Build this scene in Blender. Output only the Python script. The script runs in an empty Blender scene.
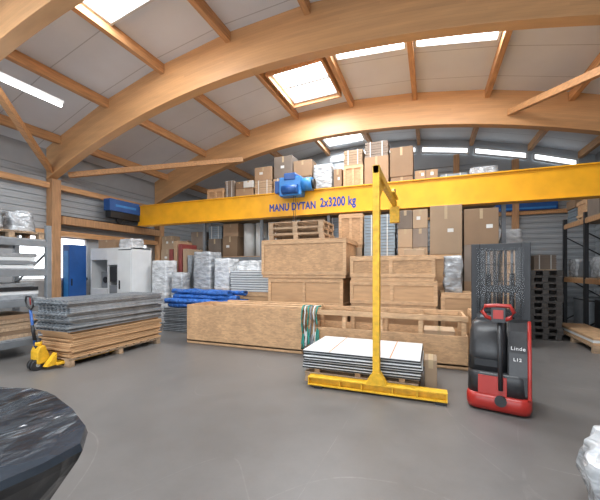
import bpy, bmesh, math, random
from mathutils import Vector, Matrix, noise
random.seed(11)
scene = bpy.context.scene
R = random.uniform
PI = math.pi

# ------------------------------------------------------------------ materials
def M(name, col, rough=.6, metal=0., var=.15, scale=6., stretch=(1,1,1), bump=0., bscale=None, rnd=.0, emit=0., alpha=1., crumple=False, fine=.4):
    m = bpy.data.materials.new(name); m.use_nodes = True
    nt = m.node_tree; n = nt.nodes; l = nt.links
    b = n['Principled BSDF']
    b.inputs['Roughness'].default_value = rough
    b.inputs['Metallic'].default_value = metal
    tc = n.new('ShaderNodeTexCoord'); mp = n.new('ShaderNodeMapping'); mp.inputs['Scale'].default_value = stretch
    l.new(tc.outputs['Object'], mp.inputs['Vector'])
    nz = n.new('ShaderNodeTexNoise'); nz.inputs['Scale'].default_value = scale; nz.inputs['Detail'].default_value = 5
    l.new(mp.outputs[0], nz.inputs['Vector'])
    cr = n.new('ShaderNodeValToRGB')
    cr.color_ramp.elements[0].position = .3; cr.color_ramp.elements[1].position = .7
    cr.color_ramp.elements[0].color = tuple(max(0, c*(1-var)) for c in col)+(1,)
    cr.color_ramp.elements[1].color = tuple(min(1, c*(1+var)) for c in col)+(1,)
    l.new(nz.outputs['Fac'], cr.inputs['Fac'])
    out = cr.outputs['Color']
    if rnd > 0:
        oi = n.new('ShaderNodeObjectInfo'); hs = n.new('ShaderNodeHueSaturation')
        ma = n.new('ShaderNodeMath'); ma.operation = 'MULTIPLY_ADD'
        ma.inputs[1].default_value = 2*rnd; ma.inputs[2].default_value = 1-rnd
        l.new(oi.outputs['Random'], ma.inputs[0]); l.new(ma.outputs[0], hs.inputs['Value']); l.new(out, hs.inputs['Color'])
        out = hs.outputs['Color']
    l.new(out, b.inputs['Base Color'])
    if bump > 0:
        bn = n.new('ShaderNodeBump'); bn.inputs['Strength'].default_value = bump; bn.inputs['Distance'].default_value = .02
        src = nz.outputs['Fac']
        if crumple:
            wv = n.new('ShaderNodeTexNoise'); wv.inputs['Scale'].default_value = bscale*.5; wv.inputs['Detail'].default_value = 2
            l.new(mp.outputs[0], wv.inputs['Vector'])
            ad = n.new('ShaderNodeVectorMath'); ad.operation = 'MULTIPLY_ADD'; ad.inputs[1].default_value = (.35, .35, .35)
            l.new(wv.outputs['Color'], ad.inputs[0]); l.new(mp.outputs[0], ad.inputs[2])
            vo = n.new('ShaderNodeTexVoronoi'); vo.inputs['Scale'].default_value = bscale
            l.new(ad.outputs[0], vo.inputs['Vector'])
            v2 = n.new('ShaderNodeTexVoronoi'); v2.inputs['Scale'].default_value = bscale*2.7
            l.new(ad.outputs[0], v2.inputs['Vector'])
            mm = n.new('ShaderNodeMath'); mm.operation = 'MULTIPLY_ADD'; mm.inputs[1].default_value = fine
            l.new(v2.outputs['Distance'], mm.inputs[0]); l.new(vo.outputs['Distance'], mm.inputs[2])
            src = mm.outputs[0]; bn.inputs['Distance'].default_value = .5/bscale
        elif bscale:
            q = n.new('ShaderNodeTexNoise'); q.inputs['Scale'].default_value = bscale; q.inputs['Detail'].default_value = 3
            q.inputs['Distortion'].default_value = 1.2
            l.new(mp.outputs[0], q.inputs['Vector']); src = q.outputs['Fac']
        l.new(src, bn.inputs['Height']); l.new(bn.outputs[0], b.inputs['Normal'])
    if emit > 0:
        b.inputs['Emission Color'].default_value = tuple(col)+(1,)
        b.inputs['Emission Strength'].default_value = emit
    if alpha < 1:
        b.inputs['Alpha'].default_value = alpha
    return m

def osb_mat(name, col, var=.3, scale=28):
    m = M(name, col, .7, 0, .12, 4, rnd=.12)
    nt = m.node_tree; n = nt.nodes; l = nt.links; b = n['Principled BSDF']
    tc = n['Texture Coordinate']
    vo = n.new('ShaderNodeTexVoronoi'); vo.inputs['Scale'].default_value = scale
    mp = n.new('ShaderNodeMapping'); mp.inputs['Scale'].default_value = (.5, 1, 1.4); l.new(tc.outputs['Object'], mp.inputs[0]); l.new(mp.outputs[0], vo.inputs['Vector'])
    sp = n.new('ShaderNodeSeparateColor'); l.new(vo.outputs['Color'], sp.inputs[0])
    ma = n.new('ShaderNodeMath'); ma.operation = 'MULTIPLY_ADD'; ma.inputs[1].default_value = var; ma.inputs[2].default_value = 1-var/2
    l.new(sp.outputs[0], ma.inputs[0])
    hs = n.new('ShaderNodeHueSaturation'); l.new(ma.outputs[0], hs.inputs['Value'])
    prev = b.inputs['Base Color'].links[0].from_socket
    l.new(prev, hs.inputs['Color']); l.new(hs.outputs[0], b.inputs['Base Color'])
    return m

PURL = M('purlin_wood', (.56,.30,.135), .55, 0, .2, 3, (9,1,9), rnd=.1)
POSTW = M('post_wood', (.46,.25,.12), .55, 0, .2, 3, (9,9,1), rnd=.1)
PLY = M('plywood', (.50,.305,.16), .6, 0, .13, 2.5, (1,1,6), rnd=.12)
OSB = osb_mat('osb_board', (.49,.30,.16))
BATT = M('batten_wood', (.55,.35,.195), .65, 0, .2, 4, (2,2,7), rnd=.12)
PALW = M('pallet_wood', (.38,.265,.17), .75, 0, .3, 5, (1,6,3), rnd=.15)
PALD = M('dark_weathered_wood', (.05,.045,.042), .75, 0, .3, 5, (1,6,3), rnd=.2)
CARD = M('cardboard', (.27,.175,.105), .8, 0, .06, 3, rnd=.28)
CARDL = M('light_cardboard', (.38,.27,.175), .8, 0, .06, 3, rnd=.2)
CARDG = M('grey_brown_cardboard', (.19,.15,.12), .75, 0, .12, 3, rnd=.25)
TAPE = M('packing_tape', (.40,.30,.18), .35, 0, .04, 8)
PAPER = M('white_paper', (.60,.60,.58), .6, 0, .04, 8, rnd=.08)
WHITE = M('white_painted_sheet', (.66,.68,.69), .4, 0, .05, 3)
GREYP = M('grey_painted_steel', (.22,.24,.26), .45, .3, .1, 8)
BGREY = M('blue_grey_sheet', (.22,.27,.31), .45, .2, .12, 8)
ZINC = M('galvanized_steel', (.34,.37,.40), .42, .5, .2, 12, rnd=.2)
DARK = M('dark_steel', (.018,.019,.022), .45, .2, .2, 8)
BLACKP = M('black_plastic', (.026,.027,.030), .38, 0, .2, 20)
RED = M('red_paint', (.36,.022,.016), .35, 0, .08, 4)
MAROON = M('maroon_board', (.20,.04,.035), .5, 0, .15, 4)
YEL = M('yellow_paint', (.80,.38,.012), .4, 0, .10, 3, bump=.02)
YELD = M('worn_yellow_paint', (.74,.42,.022), .5, 0, .2, 14)
BLUE = M('blue_paint', (.015,.085,.30), .4, 0, .12, 4)
BLUET = M('blue_tarpaulin', (.025,.12,.42), .35, 0, .35, 9, bump=.8, bscale=9, rnd=.2, crumple=True)
BLUEL = M('light_blue_paint', (.04,.22,.56), .4, 0, .12, 6)
CORR = M('corrugated_cladding', (.35,.37,.39), .5, .1, .06, 2)
CONCW = M('concrete_plinth', (.25,.25,.25), .85, 0, .15, 4, bump=.1)
FOIL = M('stretch_film_pale', (.40,.42,.44), .16, .1, .45, 4, (1,1,2), bump=.4, bscale=6, rnd=.12, crumple=True, fine=.25)
FOILW = M('white_film', (.56,.58,.60), .18, 0, .3, 4, (1,1,2), bump=.45, bscale=6, crumple=True, fine=.25)
FOILB = M('black_stretch_film', (.008,.009,.012), .13, 0, .4, 7, (1,1,.3), bump=.35, bscale=4, crumple=True, fine=.15)
FOILG = M('grey_film_over_black', (.020,.026,.035), .16, .1, .7, 3, (1.5,.7,1), bump=.35, bscale=4, crumple=True, fine=.15)
GLASS = M('daylight_pane', (.93,.97,1.0), .4, 0, .02, 2, emit=6.)
GLASSW = M('daylight_window_pane', (.9,.96,1.0), .4, 0, .02, 2, emit=2.4)
ALU = M('white_window_frame', (.62,.63,.64), .4, .1, .05, 4)
LAMPM = M('fluorescent_tube_glow', (1,1,1), .4, 0, .01, 2, emit=9.)
STRAPG = M('green_strap', (.03,.25,.20), .6, 0, .2, 9)
STRAPO = M('orange_strap', (.6,.25,.08), .6, 0, .2, 9)
CABLE = M('black_cable', (.02,.02,.02), .5)
CLEAR = M('clear_guard', (.05,.055,.06), .08, 0, .1, 4, alpha=.13)
TXTB = M('blue_lettering', (.008,.05,.30), .5)
TXTW = M('white_lettering', (.85,.85,.85), .5)

CLf, CRt = .0295, .023
def glulam_arch():
    m = M('arched_glulam', (.60,.335,.155), .45, 0, .08, 2.0, (.5,4,4))
    nt = m.node_tree; n = nt.nodes; l = nt.links; b = n['Principled BSDF']
    tc = n['Texture Coordinate']; sx = n.new('ShaderNodeSeparateXYZ'); l.new(tc.outputs['Object'], sx.inputs[0])
    def ma(op, a, bb=None, c=None):
        q = n.new('ShaderNodeMath'); q.operation = op
        for i, v in enumerate((a, bb, c)):
            if v is None: continue
            if isinstance(v, (int, float)): q.inputs[i].default_value = v
            else: l.new(v, q.inputs[i])
        return q.outputs[0]
    dx = ma('ADD', sx.outputs[0], 2.5); sq = ma('MULTIPLY', dx, dx)
    co = ma('MULTIPLY_ADD', ma('GREATER_THAN', dx, 0.), CRt-CLf, CLf)
    zz = ma('MULTIPLY_ADD', sq, co, sx.outputs[2])
    lam = ma('DIVIDE', zz, .055)
    fl = ma('FLOOR', lam); fr = ma('FRACT', lam)
    wn = n.new('ShaderNodeTexWhiteNoise'); wn.noise_dimensions = '2D'
    cb = n.new('ShaderNodeCombineXYZ'); l.new(fl, cb.inputs[0])
    seg = ma('FLOOR', ma('MULTIPLY_ADD', sx.outputs[0], .35, ma('MULTIPLY', fl, .37))); l.new(seg, cb.inputs[1])
    l.new(cb.outputs[0], wn.inputs['Vector'])
    v = ma('MULTIPLY_ADD', wn.outputs['Value'], .12, .94)
    edge = ma('LESS_THAN', fr, .06)
    v2 = ma('SUBTRACT', v, ma('MULTIPLY', edge, .16))
    hs = n.new('ShaderNodeHueSaturation'); l.new(v2, hs.inputs['Value'])
    prev = b.inputs['Base Color'].links[0].from_socket
    l.new(prev, hs.inputs['Color']); l.new(hs.outputs[0], b.inputs['Base Color'])
    return m
GLU = glulam_arch()

def floor_mat():
    m = M('worn_concrete_floor', (.140,.133,.128), .5, 0, .12, .5, bump=.02)
    nt = m.node_tree; n = nt.nodes; l = nt.links; b = n['Principled BSDF']
    tc = n['Texture Coordinate']
    n2 = n.new('ShaderNodeTexNoise'); n2.inputs['Scale'].default_value = 2.2; n2.inputs['Detail'].default_value = 9; n2.inputs['Roughness'].default_value = .75
    l.new(tc.outputs['Object'], n2.inputs['Vector'])
    r2 = n.new('ShaderNodeValToRGB'); r2.color_ramp.elements[0].position = .3; r2.color_ramp.elements[1].position = .7
    r2.color_ramp.elements[0].color = (.86,.86,.86,1); r2.color_ramp.elements[1].color = (1.12,1.12,1.12,1)
    l.new(n2.outputs['Fac'], r2.inputs['Fac'])
    mx = n.new('ShaderNodeMix'); mx.data_type = 'RGBA'; mx.blend_type = 'MULTIPLY'; mx.inputs[0].default_value = 1
    prev = b.inputs['Base Color'].links[0].from_socket
    l.new(prev, mx.inputs[6]); l.new(r2.outputs[0], mx.inputs[7])
    last = mx.outputs[2]
    for sc, off, w, amt in ((.5, 0, .0010, .16), (.8, 7.3, .0012, .12), (.35, 3.3, .0007, .16)):
        mp = n.new('ShaderNodeMapping'); mp.inputs['Location'].default_value = (off, off*2, 0); mp.inputs['Scale'].default_value = (1, .35, 1); mp.inputs['Rotation'].default_value = (0, 0, off*.7); l.new(tc.outputs['Object'], mp.inputs[0])
        nn = n.new('ShaderNodeTexNoise'); nn.inputs['Scale'].default_value = sc; nn.inputs['Detail'].default_value = 0
        l.new(mp.outputs[0], nn.inputs['Vector'])
        a = n.new('ShaderNodeMath'); a.operation = 'SUBTRACT'; a.inputs[1].default_value = .5; l.new(nn.outputs['Fac'], a.inputs[0])
        c = n.new('ShaderNodeMath'); c.operation = 'ABSOLUTE'; l.new(a.outputs[0], c.inputs[0])
        d = n.new('ShaderNodeMath'); d.operation = 'LESS_THAN'; d.inputs[1].default_value = w; l.new(c.outputs[0], d.inputs[0])
        g = n.new('ShaderNodeMapRange'); g.inputs[1].default_value = .4; g.inputs[2].default_value = .65; g.inputs[3].default_value = 0; g.inputs[4].default_value = amt
        l.new(n2.outputs['Fac'], g.inputs[0])
        e = n.new('ShaderNodeMath'); e.operation = 'MULTIPLY'; l.new(d.outputs[0], e.inputs[0]); l.new(g.outputs[0], e.inputs[1])
        x = n.new('ShaderNodeMix'); x.data_type = 'RGBA'; l.new(e.outputs[0], x.inputs[0]); l.new(last, x.inputs[6]); x.inputs[7].default_value = (.5,.48,.46,1)
        last = x.outputs[2]
    l.new(last, b.inputs['Base Color'])
    rr_ = n.new('ShaderNodeMapRange'); rr_.inputs[1].default_value = .3; rr_.inputs[2].default_value = .7; rr_.inputs[3].default_value = .34; rr_.inputs[4].default_value = .46
    l.new(n2.outputs['Fac'], rr_.inputs[0]); l.new(rr_.outputs[0], b.inputs['Roughness'])
    return m
FLOORM = floor_mat()

def ceil_mat():
    m = M('roof_lining_panels', (.70,.735,.78), .6, 0, .04, 1.2)
    nt = m.node_tree; n = nt.nodes; l = nt.links; b = n['Principled BSDF']
    tc = n['Texture Coordinate']; sx = n.new('ShaderNodeSeparateXYZ'); l.new(tc.outputs['Object'], sx.inputs[0])
    d = n.new('ShaderNodeMath'); d.operation = 'DIVIDE'; d.inputs[1].default_value = 1.15; l.new(sx.outputs[1], d.inputs[0])
    f = n.new('ShaderNodeMath'); f.operation = 'FRACT'; l.new(d.outputs[0], f.inputs[0])
    g = n.new('ShaderNodeMath'); g.operation = 'LESS_THAN'; g.inputs[1].default_value = .018; l.new(f.outputs[0], g.inputs[0])
    q = n.new('ShaderNodeMath'); q.operation = 'MULTIPLY_ADD'; q.inputs[1].default_value = -.35; q.inputs[2].default_value = 1; l.new(g.outputs[0], q.inputs[0])
    hs = n.new('ShaderNodeHueSaturation'); l.new(q.outputs[0], hs.inputs['Value'])
    prev = b.inputs['Base Color'].links[0].from_socket
    l.new(prev, hs.inputs['Color']); l.new(hs.outputs[0], b.inputs['Base Color'])
    return m
CEILM = ceil_mat()

# ------------------------------------------------------------------ mesh builder
class MB:
    def __init__(s): s.bm = bmesh.new(); s.m = []
    def mi(s, mat):
        if mat not in s.m: s.m.append(mat)
        return s.m.index(mat)
    def face(s, vs, k, smooth=False):
        try:
            f = s.bm.faces.new(vs); f.material_index = k; f.smooth = smooth
            return f
        except ValueError: return None
    def box(s, a, b, mat, mtx=None):
        k = s.mi(mat)
        c = [(x, y, z) for z in (a[2], b[2]) for y in (a[1], b[1]) for x in (a[0], b[0])]
        if mtx is not None: c = [tuple(mtx @ Vector(p)) for p in c]
        v = [s.bm.verts.new(p) for p in c]
        for q in ((0,2,3,1),(4,5,7,6),(0,1,5,4),(1,3,7,5),(3,2,6,7),(2,0,4,6)):
            s.face([v[i] for i in q], k)
        return s
    def cyl(s, p0, p1, r, mat, seg=14, r2=None):
        k = s.mi(mat); p0 = Vector(p0); p1 = Vector(p1); r2 = r if r2 is None else r2
        q = (p1-p0).to_track_quat('Z', 'Y')
        A = []; B = []
        for i in range(seg):
            a = 2*PI*i/seg; o = Vector((math.cos(a), math.sin(a), 0))
            A.append(s.bm.verts.new(p0+q@(o*r))); B.append(s.bm.verts.new(p1+q@(o*r2)))
        for i in range(seg):
            j = (i+1) % seg; s.face([A[i], A[j], B[j], B[i]], k, True)
        s.face(A[::-1], k); s.face(B, k)
        return s
    def tube(s, pts, r, mat, seg=8):
        k = s.mi(mat); pts = [Vector(p) for p in pts]; rings = []
        for i, p in enumerate(pts):
            d = (pts[min(i+1, len(pts)-1)]-pts[max(i-1, 0)]).normalized()
            q = d.to_track_quat('Z', 'Y')
            rings.append([s.bm.verts.new(p+q@(Vector((math.cos(2*PI*j/seg), math.sin(2*PI*j/seg), 0))*r)) for j in range(seg)])
        for a, b in zip(rings[:-1], rings[1:]):
            for j in range(seg): s.face([a[j], a[(j+1)%seg], b[(j+1)%seg], b[j]], k, True)
        s.face(rings[0][::-1], k); s.face(rings[-1], k)
        return s
    def beam(s, p0, p1, w, h, mat):
        p0 = Vector(p0); p1 = Vector(p1); d = p1-p0
        q = d.to_track_quat('Y', 'Z').to_matrix().to_4x4()
        return s.box((-w/2, 0, -h/2), (w/2, d.length, h/2), mat, Matrix.Translation(p0)@q)
    def prism(s, poly, a, b, mat, axis='y'):
        k = s.mi(mat)
        def P(p, t):
            if axis == 'y': return (p[0], t, p[1])
            if axis == 'x': return (t, p[0], p[1])
            return (p[0], p[1], t)
        A = [s.bm.verts.new(P(p, a)) for p in poly]; B = [s.bm.verts.new(P(p, b)) for p in poly]
        n = len(poly)
        for i in range(n):
            j = (i+1) % n; s.face([A[i], A[j], B[j], B[i]], k)
        s.face(A[::-1], k); s.face(B, k)
        return s
    def loft(s, rings, mat, smooth=True, cap=True):
        k = s.mi(mat)
        V = [[s.bm.verts.new(p) for p in r] for r in rings]
        n = len(V[0])
        for a, b in zip(V[:-1], V[1:]):
            for j in range(n): s.face([a[j], a[(j+1)%n], b[(j+1)%n], b[j]], k, smooth)
        if cap: s.face(V[0][::-1], k, False); s.face(V[-1], k, False)
        return s
    def build(s, name, parent=None, loc=(0,0,0), rz=0., bevel=0., seg=2):
        bmesh.ops.recalc_face_normals(s.bm, faces=s.bm.faces)
        me = bpy.data.meshes.new(name); s.bm.to_mesh(me); s.bm.free()
        for m in s.m: me.materials.append(m)
        ob = bpy.data.objects.new(name, me); scene.collection.objects.link(ob)
        ob.location = loc; ob.rotation_euler = (0, 0, rz)
        if parent: ob.parent = parent
        if bevel > 0:
            bv = ob.modifiers.new('Bevel', 'BEVEL'); bv.width = bevel; bv.segments = seg; bv.limit_method = 'ANGLE'; bv.angle_limit = .7
        return ob

def tag(ob, label, cat, group=None, kind=None):
    ob['label'] = label; ob['category'] = cat
    if group: ob['group'] = group
    if kind: ob['kind'] = kind
    return ob
def struct(ob, label, cat):
    return tag(ob, label, cat, None, 'structure')
def empty(name, loc, label, cat, rz=0., group=None):
    e = bpy.data.objects.new(name, None); e.empty_display_size = .1
    scene.collection.objects.link(e); e.location = loc; e.rotation_euler = (0, 0, rz)
    return tag(e, label, cat, group)
def rr(x0, x1, y0, y1, r, n=5):
    pts = []
    for cx, cy, a0 in ((x1-r, y1-r, 0), (x0+r, y1-r, 90), (x0+r, y0+r, 180), (x1-r, y0+r, 270)):
        for i in range(n+1):
            a = math.radians(a0+90*i/n); pts.append((cx+r*math.cos(a), cy+r*math.sin(a)))
    return pts
def rings(specs):
    return [[(p[0], p[1], z) for p in rr(*a)] for (z, *a) in specs]
def text(body, size, mat, parent, loc, rz=0., ext=.002, name='lettering', bold=0., xs=1.):
    cu = bpy.data.curves.new(name, 'FONT'); cu.body = body; cu.size = size; cu.extrude = ext; cu.align_x = 'LEFT'; cu.offset = 0
    cu.space_character = 1.06 if bold > .005 else 1.12
    o = bpy.data.objects.new(name, cu); scene.collection.objects.link(o)
    bpy.context.view_layer.update()
    me = bpy.data.meshes.new_from_object(o.evaluated_get(bpy.context.evaluated_depsgraph_get()))
    bpy.data.objects.remove(o)
    if bold > 0:
        bm = bmesh.new()
        for dx, dy in ((-bold, 0), (bold, 0), (0, bold), (0, -bold), (-bold*.7, bold*.7), (bold*.7, -bold*.7)):
            n0 = len(bm.verts); bm.from_mesh(me); bm.verts.ensure_lookup_table()
            for v in bm.verts[n0:]: v.co.x += dx; v.co.y += dy; v.co.z += (dx+2*dy)*.01
        bm.to_mesh(me); bm.free()
    me.materials.clear(); me.materials.append(mat)
    for v in me.vertices: v.co.x *= xs
    ob = bpy.data.objects.new(name, me); scene.collection.objects.link(ob)
    ob.rotation_euler = (PI/2, 0, rz); ob.location = loc; ob.parent = parent
    return ob

# ------------------------------------------------------------------ building shell
XL, XR, YF, YB = -10., 5., -6., 13.5
def tb(x):
    d = x+2.5
    return 5.84-(CLf if d < 0 else CRt)*d*d
def tt(x): return tb(x)+.86+.10*(1-abs(x+2.5)/7.5)
PX = [-9.4, -7.6, -5.8, -4.0, -2.2, -.4, 1.4, 3.2, 4.6]
CX = [XL]+PX+[XR]
def cz(x):
    for a, b in zip(CX[:-1], CX[1:]):
        if a <= x <= b:
            t = (x-a)/(b-a); return tt(a)*(1-t)+tt(b)*t
    return tt(x)

struct(MB().box((XL-.2, YF-.2, -.15), (XR+.2, YB+.2, 0), FLOORM).build('floor'), 'worn grey concrete hall floor with faint scuffs and tyre marks', 'floor')
b = MB(); poly = [(x, tt(x)) for x in CX]
poly = [(XL-.2, tt(XL))]+poly+[(XR+.2, tt(XR))]
b.prism(poly+[(p[0], p[1]+.15) for p in reversed(poly)], YF-.2, YB+.2, CEILM)
struct(b.build('ceiling'), 'pale grey-white panelled roof lining above the timber beams', 'ceiling')

def corr_profile(z0, z1, pitch=.18, d=.03):
    pts = []; z = z0
    while z < z1-.001:
        pts += [(0, z), (0, z+pitch*.42), (d, z+pitch*.5), (d, z+pitch*.92)]; z += pitch
    return pts
b = MB()
gp = [(XL-.2, 0), (XR+.2, 0)]+[(x, cz(x)-.005) for x in reversed(CX)]
b.prism(gp, YB, YB+.2, CORR)
k = b.mi(CORR)
def corr_x(x0, x1, z0, z1):
    pr = corr_profile(z0, z1)
    A = [b.bm.verts.new((x0, YB-.005-p[0], p[1])) for p in pr]; B = [b.bm.verts.new((x1, YB-.005-p[0], p[1])) for p in pr]
    for i in range(len(pr)-1): b.face([A[i], A[i+1], B[i+1], B[i]], k)
corr_x(XL, XR, .3, 4.45); corr_x(-7.2, 2.2, 4.7, 5.6)
struct(b.build('wall_back'), 'gable wall clad with grey horizontal corrugated sheet', 'wall')
WL = [(2.2, 4.6), (5.2, 7.2), (7.6, 9.6)]
b = MB()
b.box((XL-.2, YF, 0), (XL, YB, 1.35), CONCW)
b.box((XL-.2, YF, 2.65), (XL, YB, tt(XL)), CORR)
ys = [YF]+[v for w in WL for v in w]+[YB]
for i in range(0, len(ys), 2): b.box((XL-.2, ys[i], 1.35), (XL, ys[i+1], 2.65), CORR)
k = b.mi(CORR); pr = corr_profile(2.72, 4.5)
A = [b.bm.verts.new((XL+.005+p[0], YF, p[1])) for p in pr]; B = [b.bm.verts.new((XL+.005+p[0], YB-.05, p[1])) for p in pr]
for i in range(len(pr)-1): b.face([A[i], A[i+1], B[i+1], B[i]], k)
struct(b.build('wall_left'), 'eaves wall with concrete plinth, windows and grey corrugated cladding', 'wall')
for i, (a, c) in enumerate(WL):
    w = MB()
    w.box((XL-.1, a, 1.35), (XL-.06, a+.07, 2.65), ALU).box((XL-.1, c-.07, 1.35), (XL-.02, c, 2.65), ALU)
    w.box((XL-.1, a, 1.35), (XL-.02, c, 1.42), ALU).box((XL-.1, a, 2.58), (XL-.02, c, 2.65), ALU)
    w.box((XL-.1, (a+c)/2-.03, 1.35), (XL-.02, (a+c)/2+.03, 2.65), ALU)
    w.box((XL-.12, a+.03, 1.38), (XL-.09, c-.03, 2.62), GLASSW)
    struct(w.build('window_%d' % (i+1)), 'bright daylight window with pale frame', 'window')
b = MB(); b.box((XR, YF, 0), (XR+.2, YB, tt(XR)), CORR)
k = b.mi(CORR); pr = corr_profile(.5, 4.4)
A = [b.bm.verts.new((XR-.005-p[0], YF, p[1])) for p in pr]; B = [b.bm.verts.new((XR-.005-p[0], YB-.05, p[1])) for p in pr]
for i in range(len(pr)-1): b.face([A[i], A[i+1], B[i+1], B[i]], k)
struct(b.build('wall_right'), 'eaves wall clad in grey corrugated sheet', 'wall')
b = MB()
b.box((XL-.2, YF-.2, 0), (-7.5, YF, tt(XL)), CORR).box((3.5, YF-.2, 0), (XR+.2, YF, tt(XR)), CORR)
b.prism([(-7.5, 4.4), (3.5, 4.4)]+[(x, cz(x)-.005) for x in (3.5, 3.2, 1.4, -.4, -2.2, -4.0, -5.8, -7.5)], YF-.2, YF, CORR)
struct(b.build('wall_front'), 'gable wall with a large unseen gate opening, assumed for the fill light', 'wall')  # gate opening is assumed, it lets the rear fill light in
nwin = 4
for (a, c) in ((-3.9, -2.3), (-2.1, -.5), (-.3, 1.3), (1.5, 3.1), (3.3, 4.5)):
    w = MB(); h_ = .22
    def q(x): return cz(x)-.52
    w.prism([(a, q(a)), (c, q(c)), (c, q(c)+h_), (a, q(a)+h_)], YB-.06, YB-.04, GLASSW)
    for s_ in (0, h_):
        w.prism([(a, q(a)+s_-.03), (c, q(c)+s_-.03), (c, q(c)+s_+.03), (a, q(a)+s_+.03)], YB-.09, YB-.04, ALU)
    w.box((a-.03, YB-.09, q(a)), (a+.03, YB-.04, q(a)+h_), ALU).box((c-.03, YB-.09, q(c)), (c+.03, YB-.04, q(c)+h_), ALU)
    struct(w.build('window_%d' % nwin), 'narrow bright strip window below the roof', 'window'); nwin += 1
for x in (-5.5, -2.8, .9, 2.75):
    tag(MB().box((x-.1, YB-.2, 0), (x+.1, YB-.05, cz(x)-.6), POSTW).build('wall_post', bevel=.006), 'upright timber post against corrugated gable wall', 'post', 'gable wall posts')
for z in (3.55, 4.55):
    tag(MB().box((XL+.02, YB-.12, z), (XR-.02, YB-.045, z+.14), PURL).build('wall_rail', bevel=.005), 'horizontal timber rail across corrugated gable wall', 'rail', 'gable wall rails')

FR = [-2.0, 3.3, 6.1, 10.0]
FRT = .12
for y in FR:
    b = MB(); n = 48
    xs = [XL+.02+(XR-XL-.04)*i/n for i in range(n+1)]
    b_ = [[(x, y-FRT, tb(x)), (x, y+FRT, tb(x)), (x, y+FRT, tt(x)+.03), (x, y-FRT, tt(x)+.03)] for x in xs]
    b.loft(b_, GLU, smooth=False)
    tag(b.build('roof_beam', bevel=.008), 'huge shallow-arched glued-laminated timber roof beam', 'beam', 'arched roof beams')
    for x in (XL+.02, XR-.32):
        tag(MB().box((x, y-FRT, 0), (x+.26, y+FRT, tb(x)-.0), POSTW).build('timber_column', bevel=.008), 'square timber column carrying the roof beam at the wall', 'column', 'timber columns')
bays = [(YF, FR[0]-FRT), (FR[0]+FRT, FR[1]-FRT), (FR[1]+FRT, FR[2]-FRT), (FR[2]+FRT, FR[3]-FRT), (FR[3]+FRT, YB)]
for x in PX:
    for (a, c) in bays:
        tag(MB().box((x-.06, a, cz(x)-.22), (x+.06, c, cz(x)-.0), PURL).build('roof_purlin', bevel=.005), 'timber purlin running between arched roof beams', 'beam', 'roof purlins')
def brace(p0, p1):
    tag(MB().beam(p0, p1, .12, .15, PURL).build('wind_brace', bevel=.005), 'diagonal timber wind brace under the roof lining', 'beam', 'wind braces')
brace((-9.75, 6.45, 4.4), (-6.0, 9.85, 5.45))
brace((-9.75, 5.95, 4.4), (-7.4, 3.45, 5.15))
brace((1.9, 9.85, 5.7), (3.4, 6.3, 5.0))
for a, c in ((YF+.1, FR[1]-.13), (FR[1]+.13, FR[2]-.13), (FR[2]+.13, FR[3]-.13)):
    for z in (3.93, 2.62):
        tag(MB().box((XL+.04, a, z), (XL+.2, c, z+.15), PURL).build('wall_rail'), 'long timber rail along the corrugated eaves wall', 'rail', 'eaves wall rails')

def skylight(x0, x1, y0, y1, mull=True, dp=.2, fm=None):
    fm = fm or PURL
    e = empty('skylight', ((x0+x1)/2, (y0+y1)/2, cz((x0+x1)/2)-.1), 'bright roof skylight with slim frame, rear ones added for light', 'skylight', group='roof skylights')
    ox, oy, oz = e.location
    z0, z1 = cz(x0)-oz, cz(x1)-oz
    a, c, d, f = x0-ox, x1-ox, y0-oy, y1-oy
    def zz(x): return z0+(z1-z0)*(x-a)/(c-a)
    MB().prism([(a+.03, zz(a+.03)-.03), (c-.03, zz(c-.03)-.03), (c-.03, zz(c-.03)-.01), (a+.03, zz(a+.03)-.01)], d+.03, f-.03, GLASS).build('pane', e)
    w = MB()
    for u, v in ((a, a+.05), (c-.05, c)):
        w.prism([(u, zz(u)-dp), (v, zz(v)-dp), (v, zz(v)-.005), (u, zz(u)-.005)], d, f, fm)
    for u, v in ((d, d+.05), (f-.05, f)):
        w.prism([(a+.05, zz(a+.05)-dp), (c-.05, zz(c-.05)-dp), (c-.05, zz(c-.05)-.005), (a+.05, zz(a+.05)-.005)], u, v, fm)
    w.build('frame', e)
    if mull:
        w = MB()
        for u, v in ((a+.05, a+.11), (c-.11, c-.05)): w.prism([(u, zz(u)-.1), (v, zz(v)-.1), (v, zz(v)-.04), (u, zz(u)-.04)], d+.05, f-.05, ALU)
        for u, v in [(d+.05, d+.11), (f-.11, f-.05), ((d+f)/2-.03, (d+f)/2+.03)]:
            w.prism([(a+.11, zz(a+.11)-.1), (c-.11, zz(c-.11)-.1), (c-.11, zz(c-.11)-.04), (a+.11, zz(a+.11)-.04)], u, v, ALU)
        w.build('sash', e)
skylight(-3.85, -2.35, 7.4, 9.2)
skylight(-2.12, -.48, 6.3, 7.8, False, .06, ALU)
skylight(-.32, 1.32, 6.3, 7.8, False, .06, ALU)
skylight(-5.73, -4.07, 3.55, 4.6, False, .08, ALU)
skylight(-3.85, -2.35, 11.6, 12.9, False, .08, ALU)
skylight(-2.12, -.48, -.8, 2.6)  # this and the next skylights are out of view, added to light the foreground
skylight(-.32, 1.32, -.8, 2.6)
skylight(-7.5, -5.9, -.8, 2.0)
skylight(-3.93, -2.27, -5, -2.6)  # unseen, behind the camera, added as extra light
e = empty('fluorescent_lamp', (-7.0, 3.75, 5.0), 'long glowing fluorescent tube lamp under the roof', 'lamp')
MB().box((-.06, -.62, .04), (.06, .75, .10), WHITE).build('housing', e, bevel=.01)
MB().cyl((0, -.6, 0), (0, .73, 0), .03, LAMPM).build('tube', e)

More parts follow.
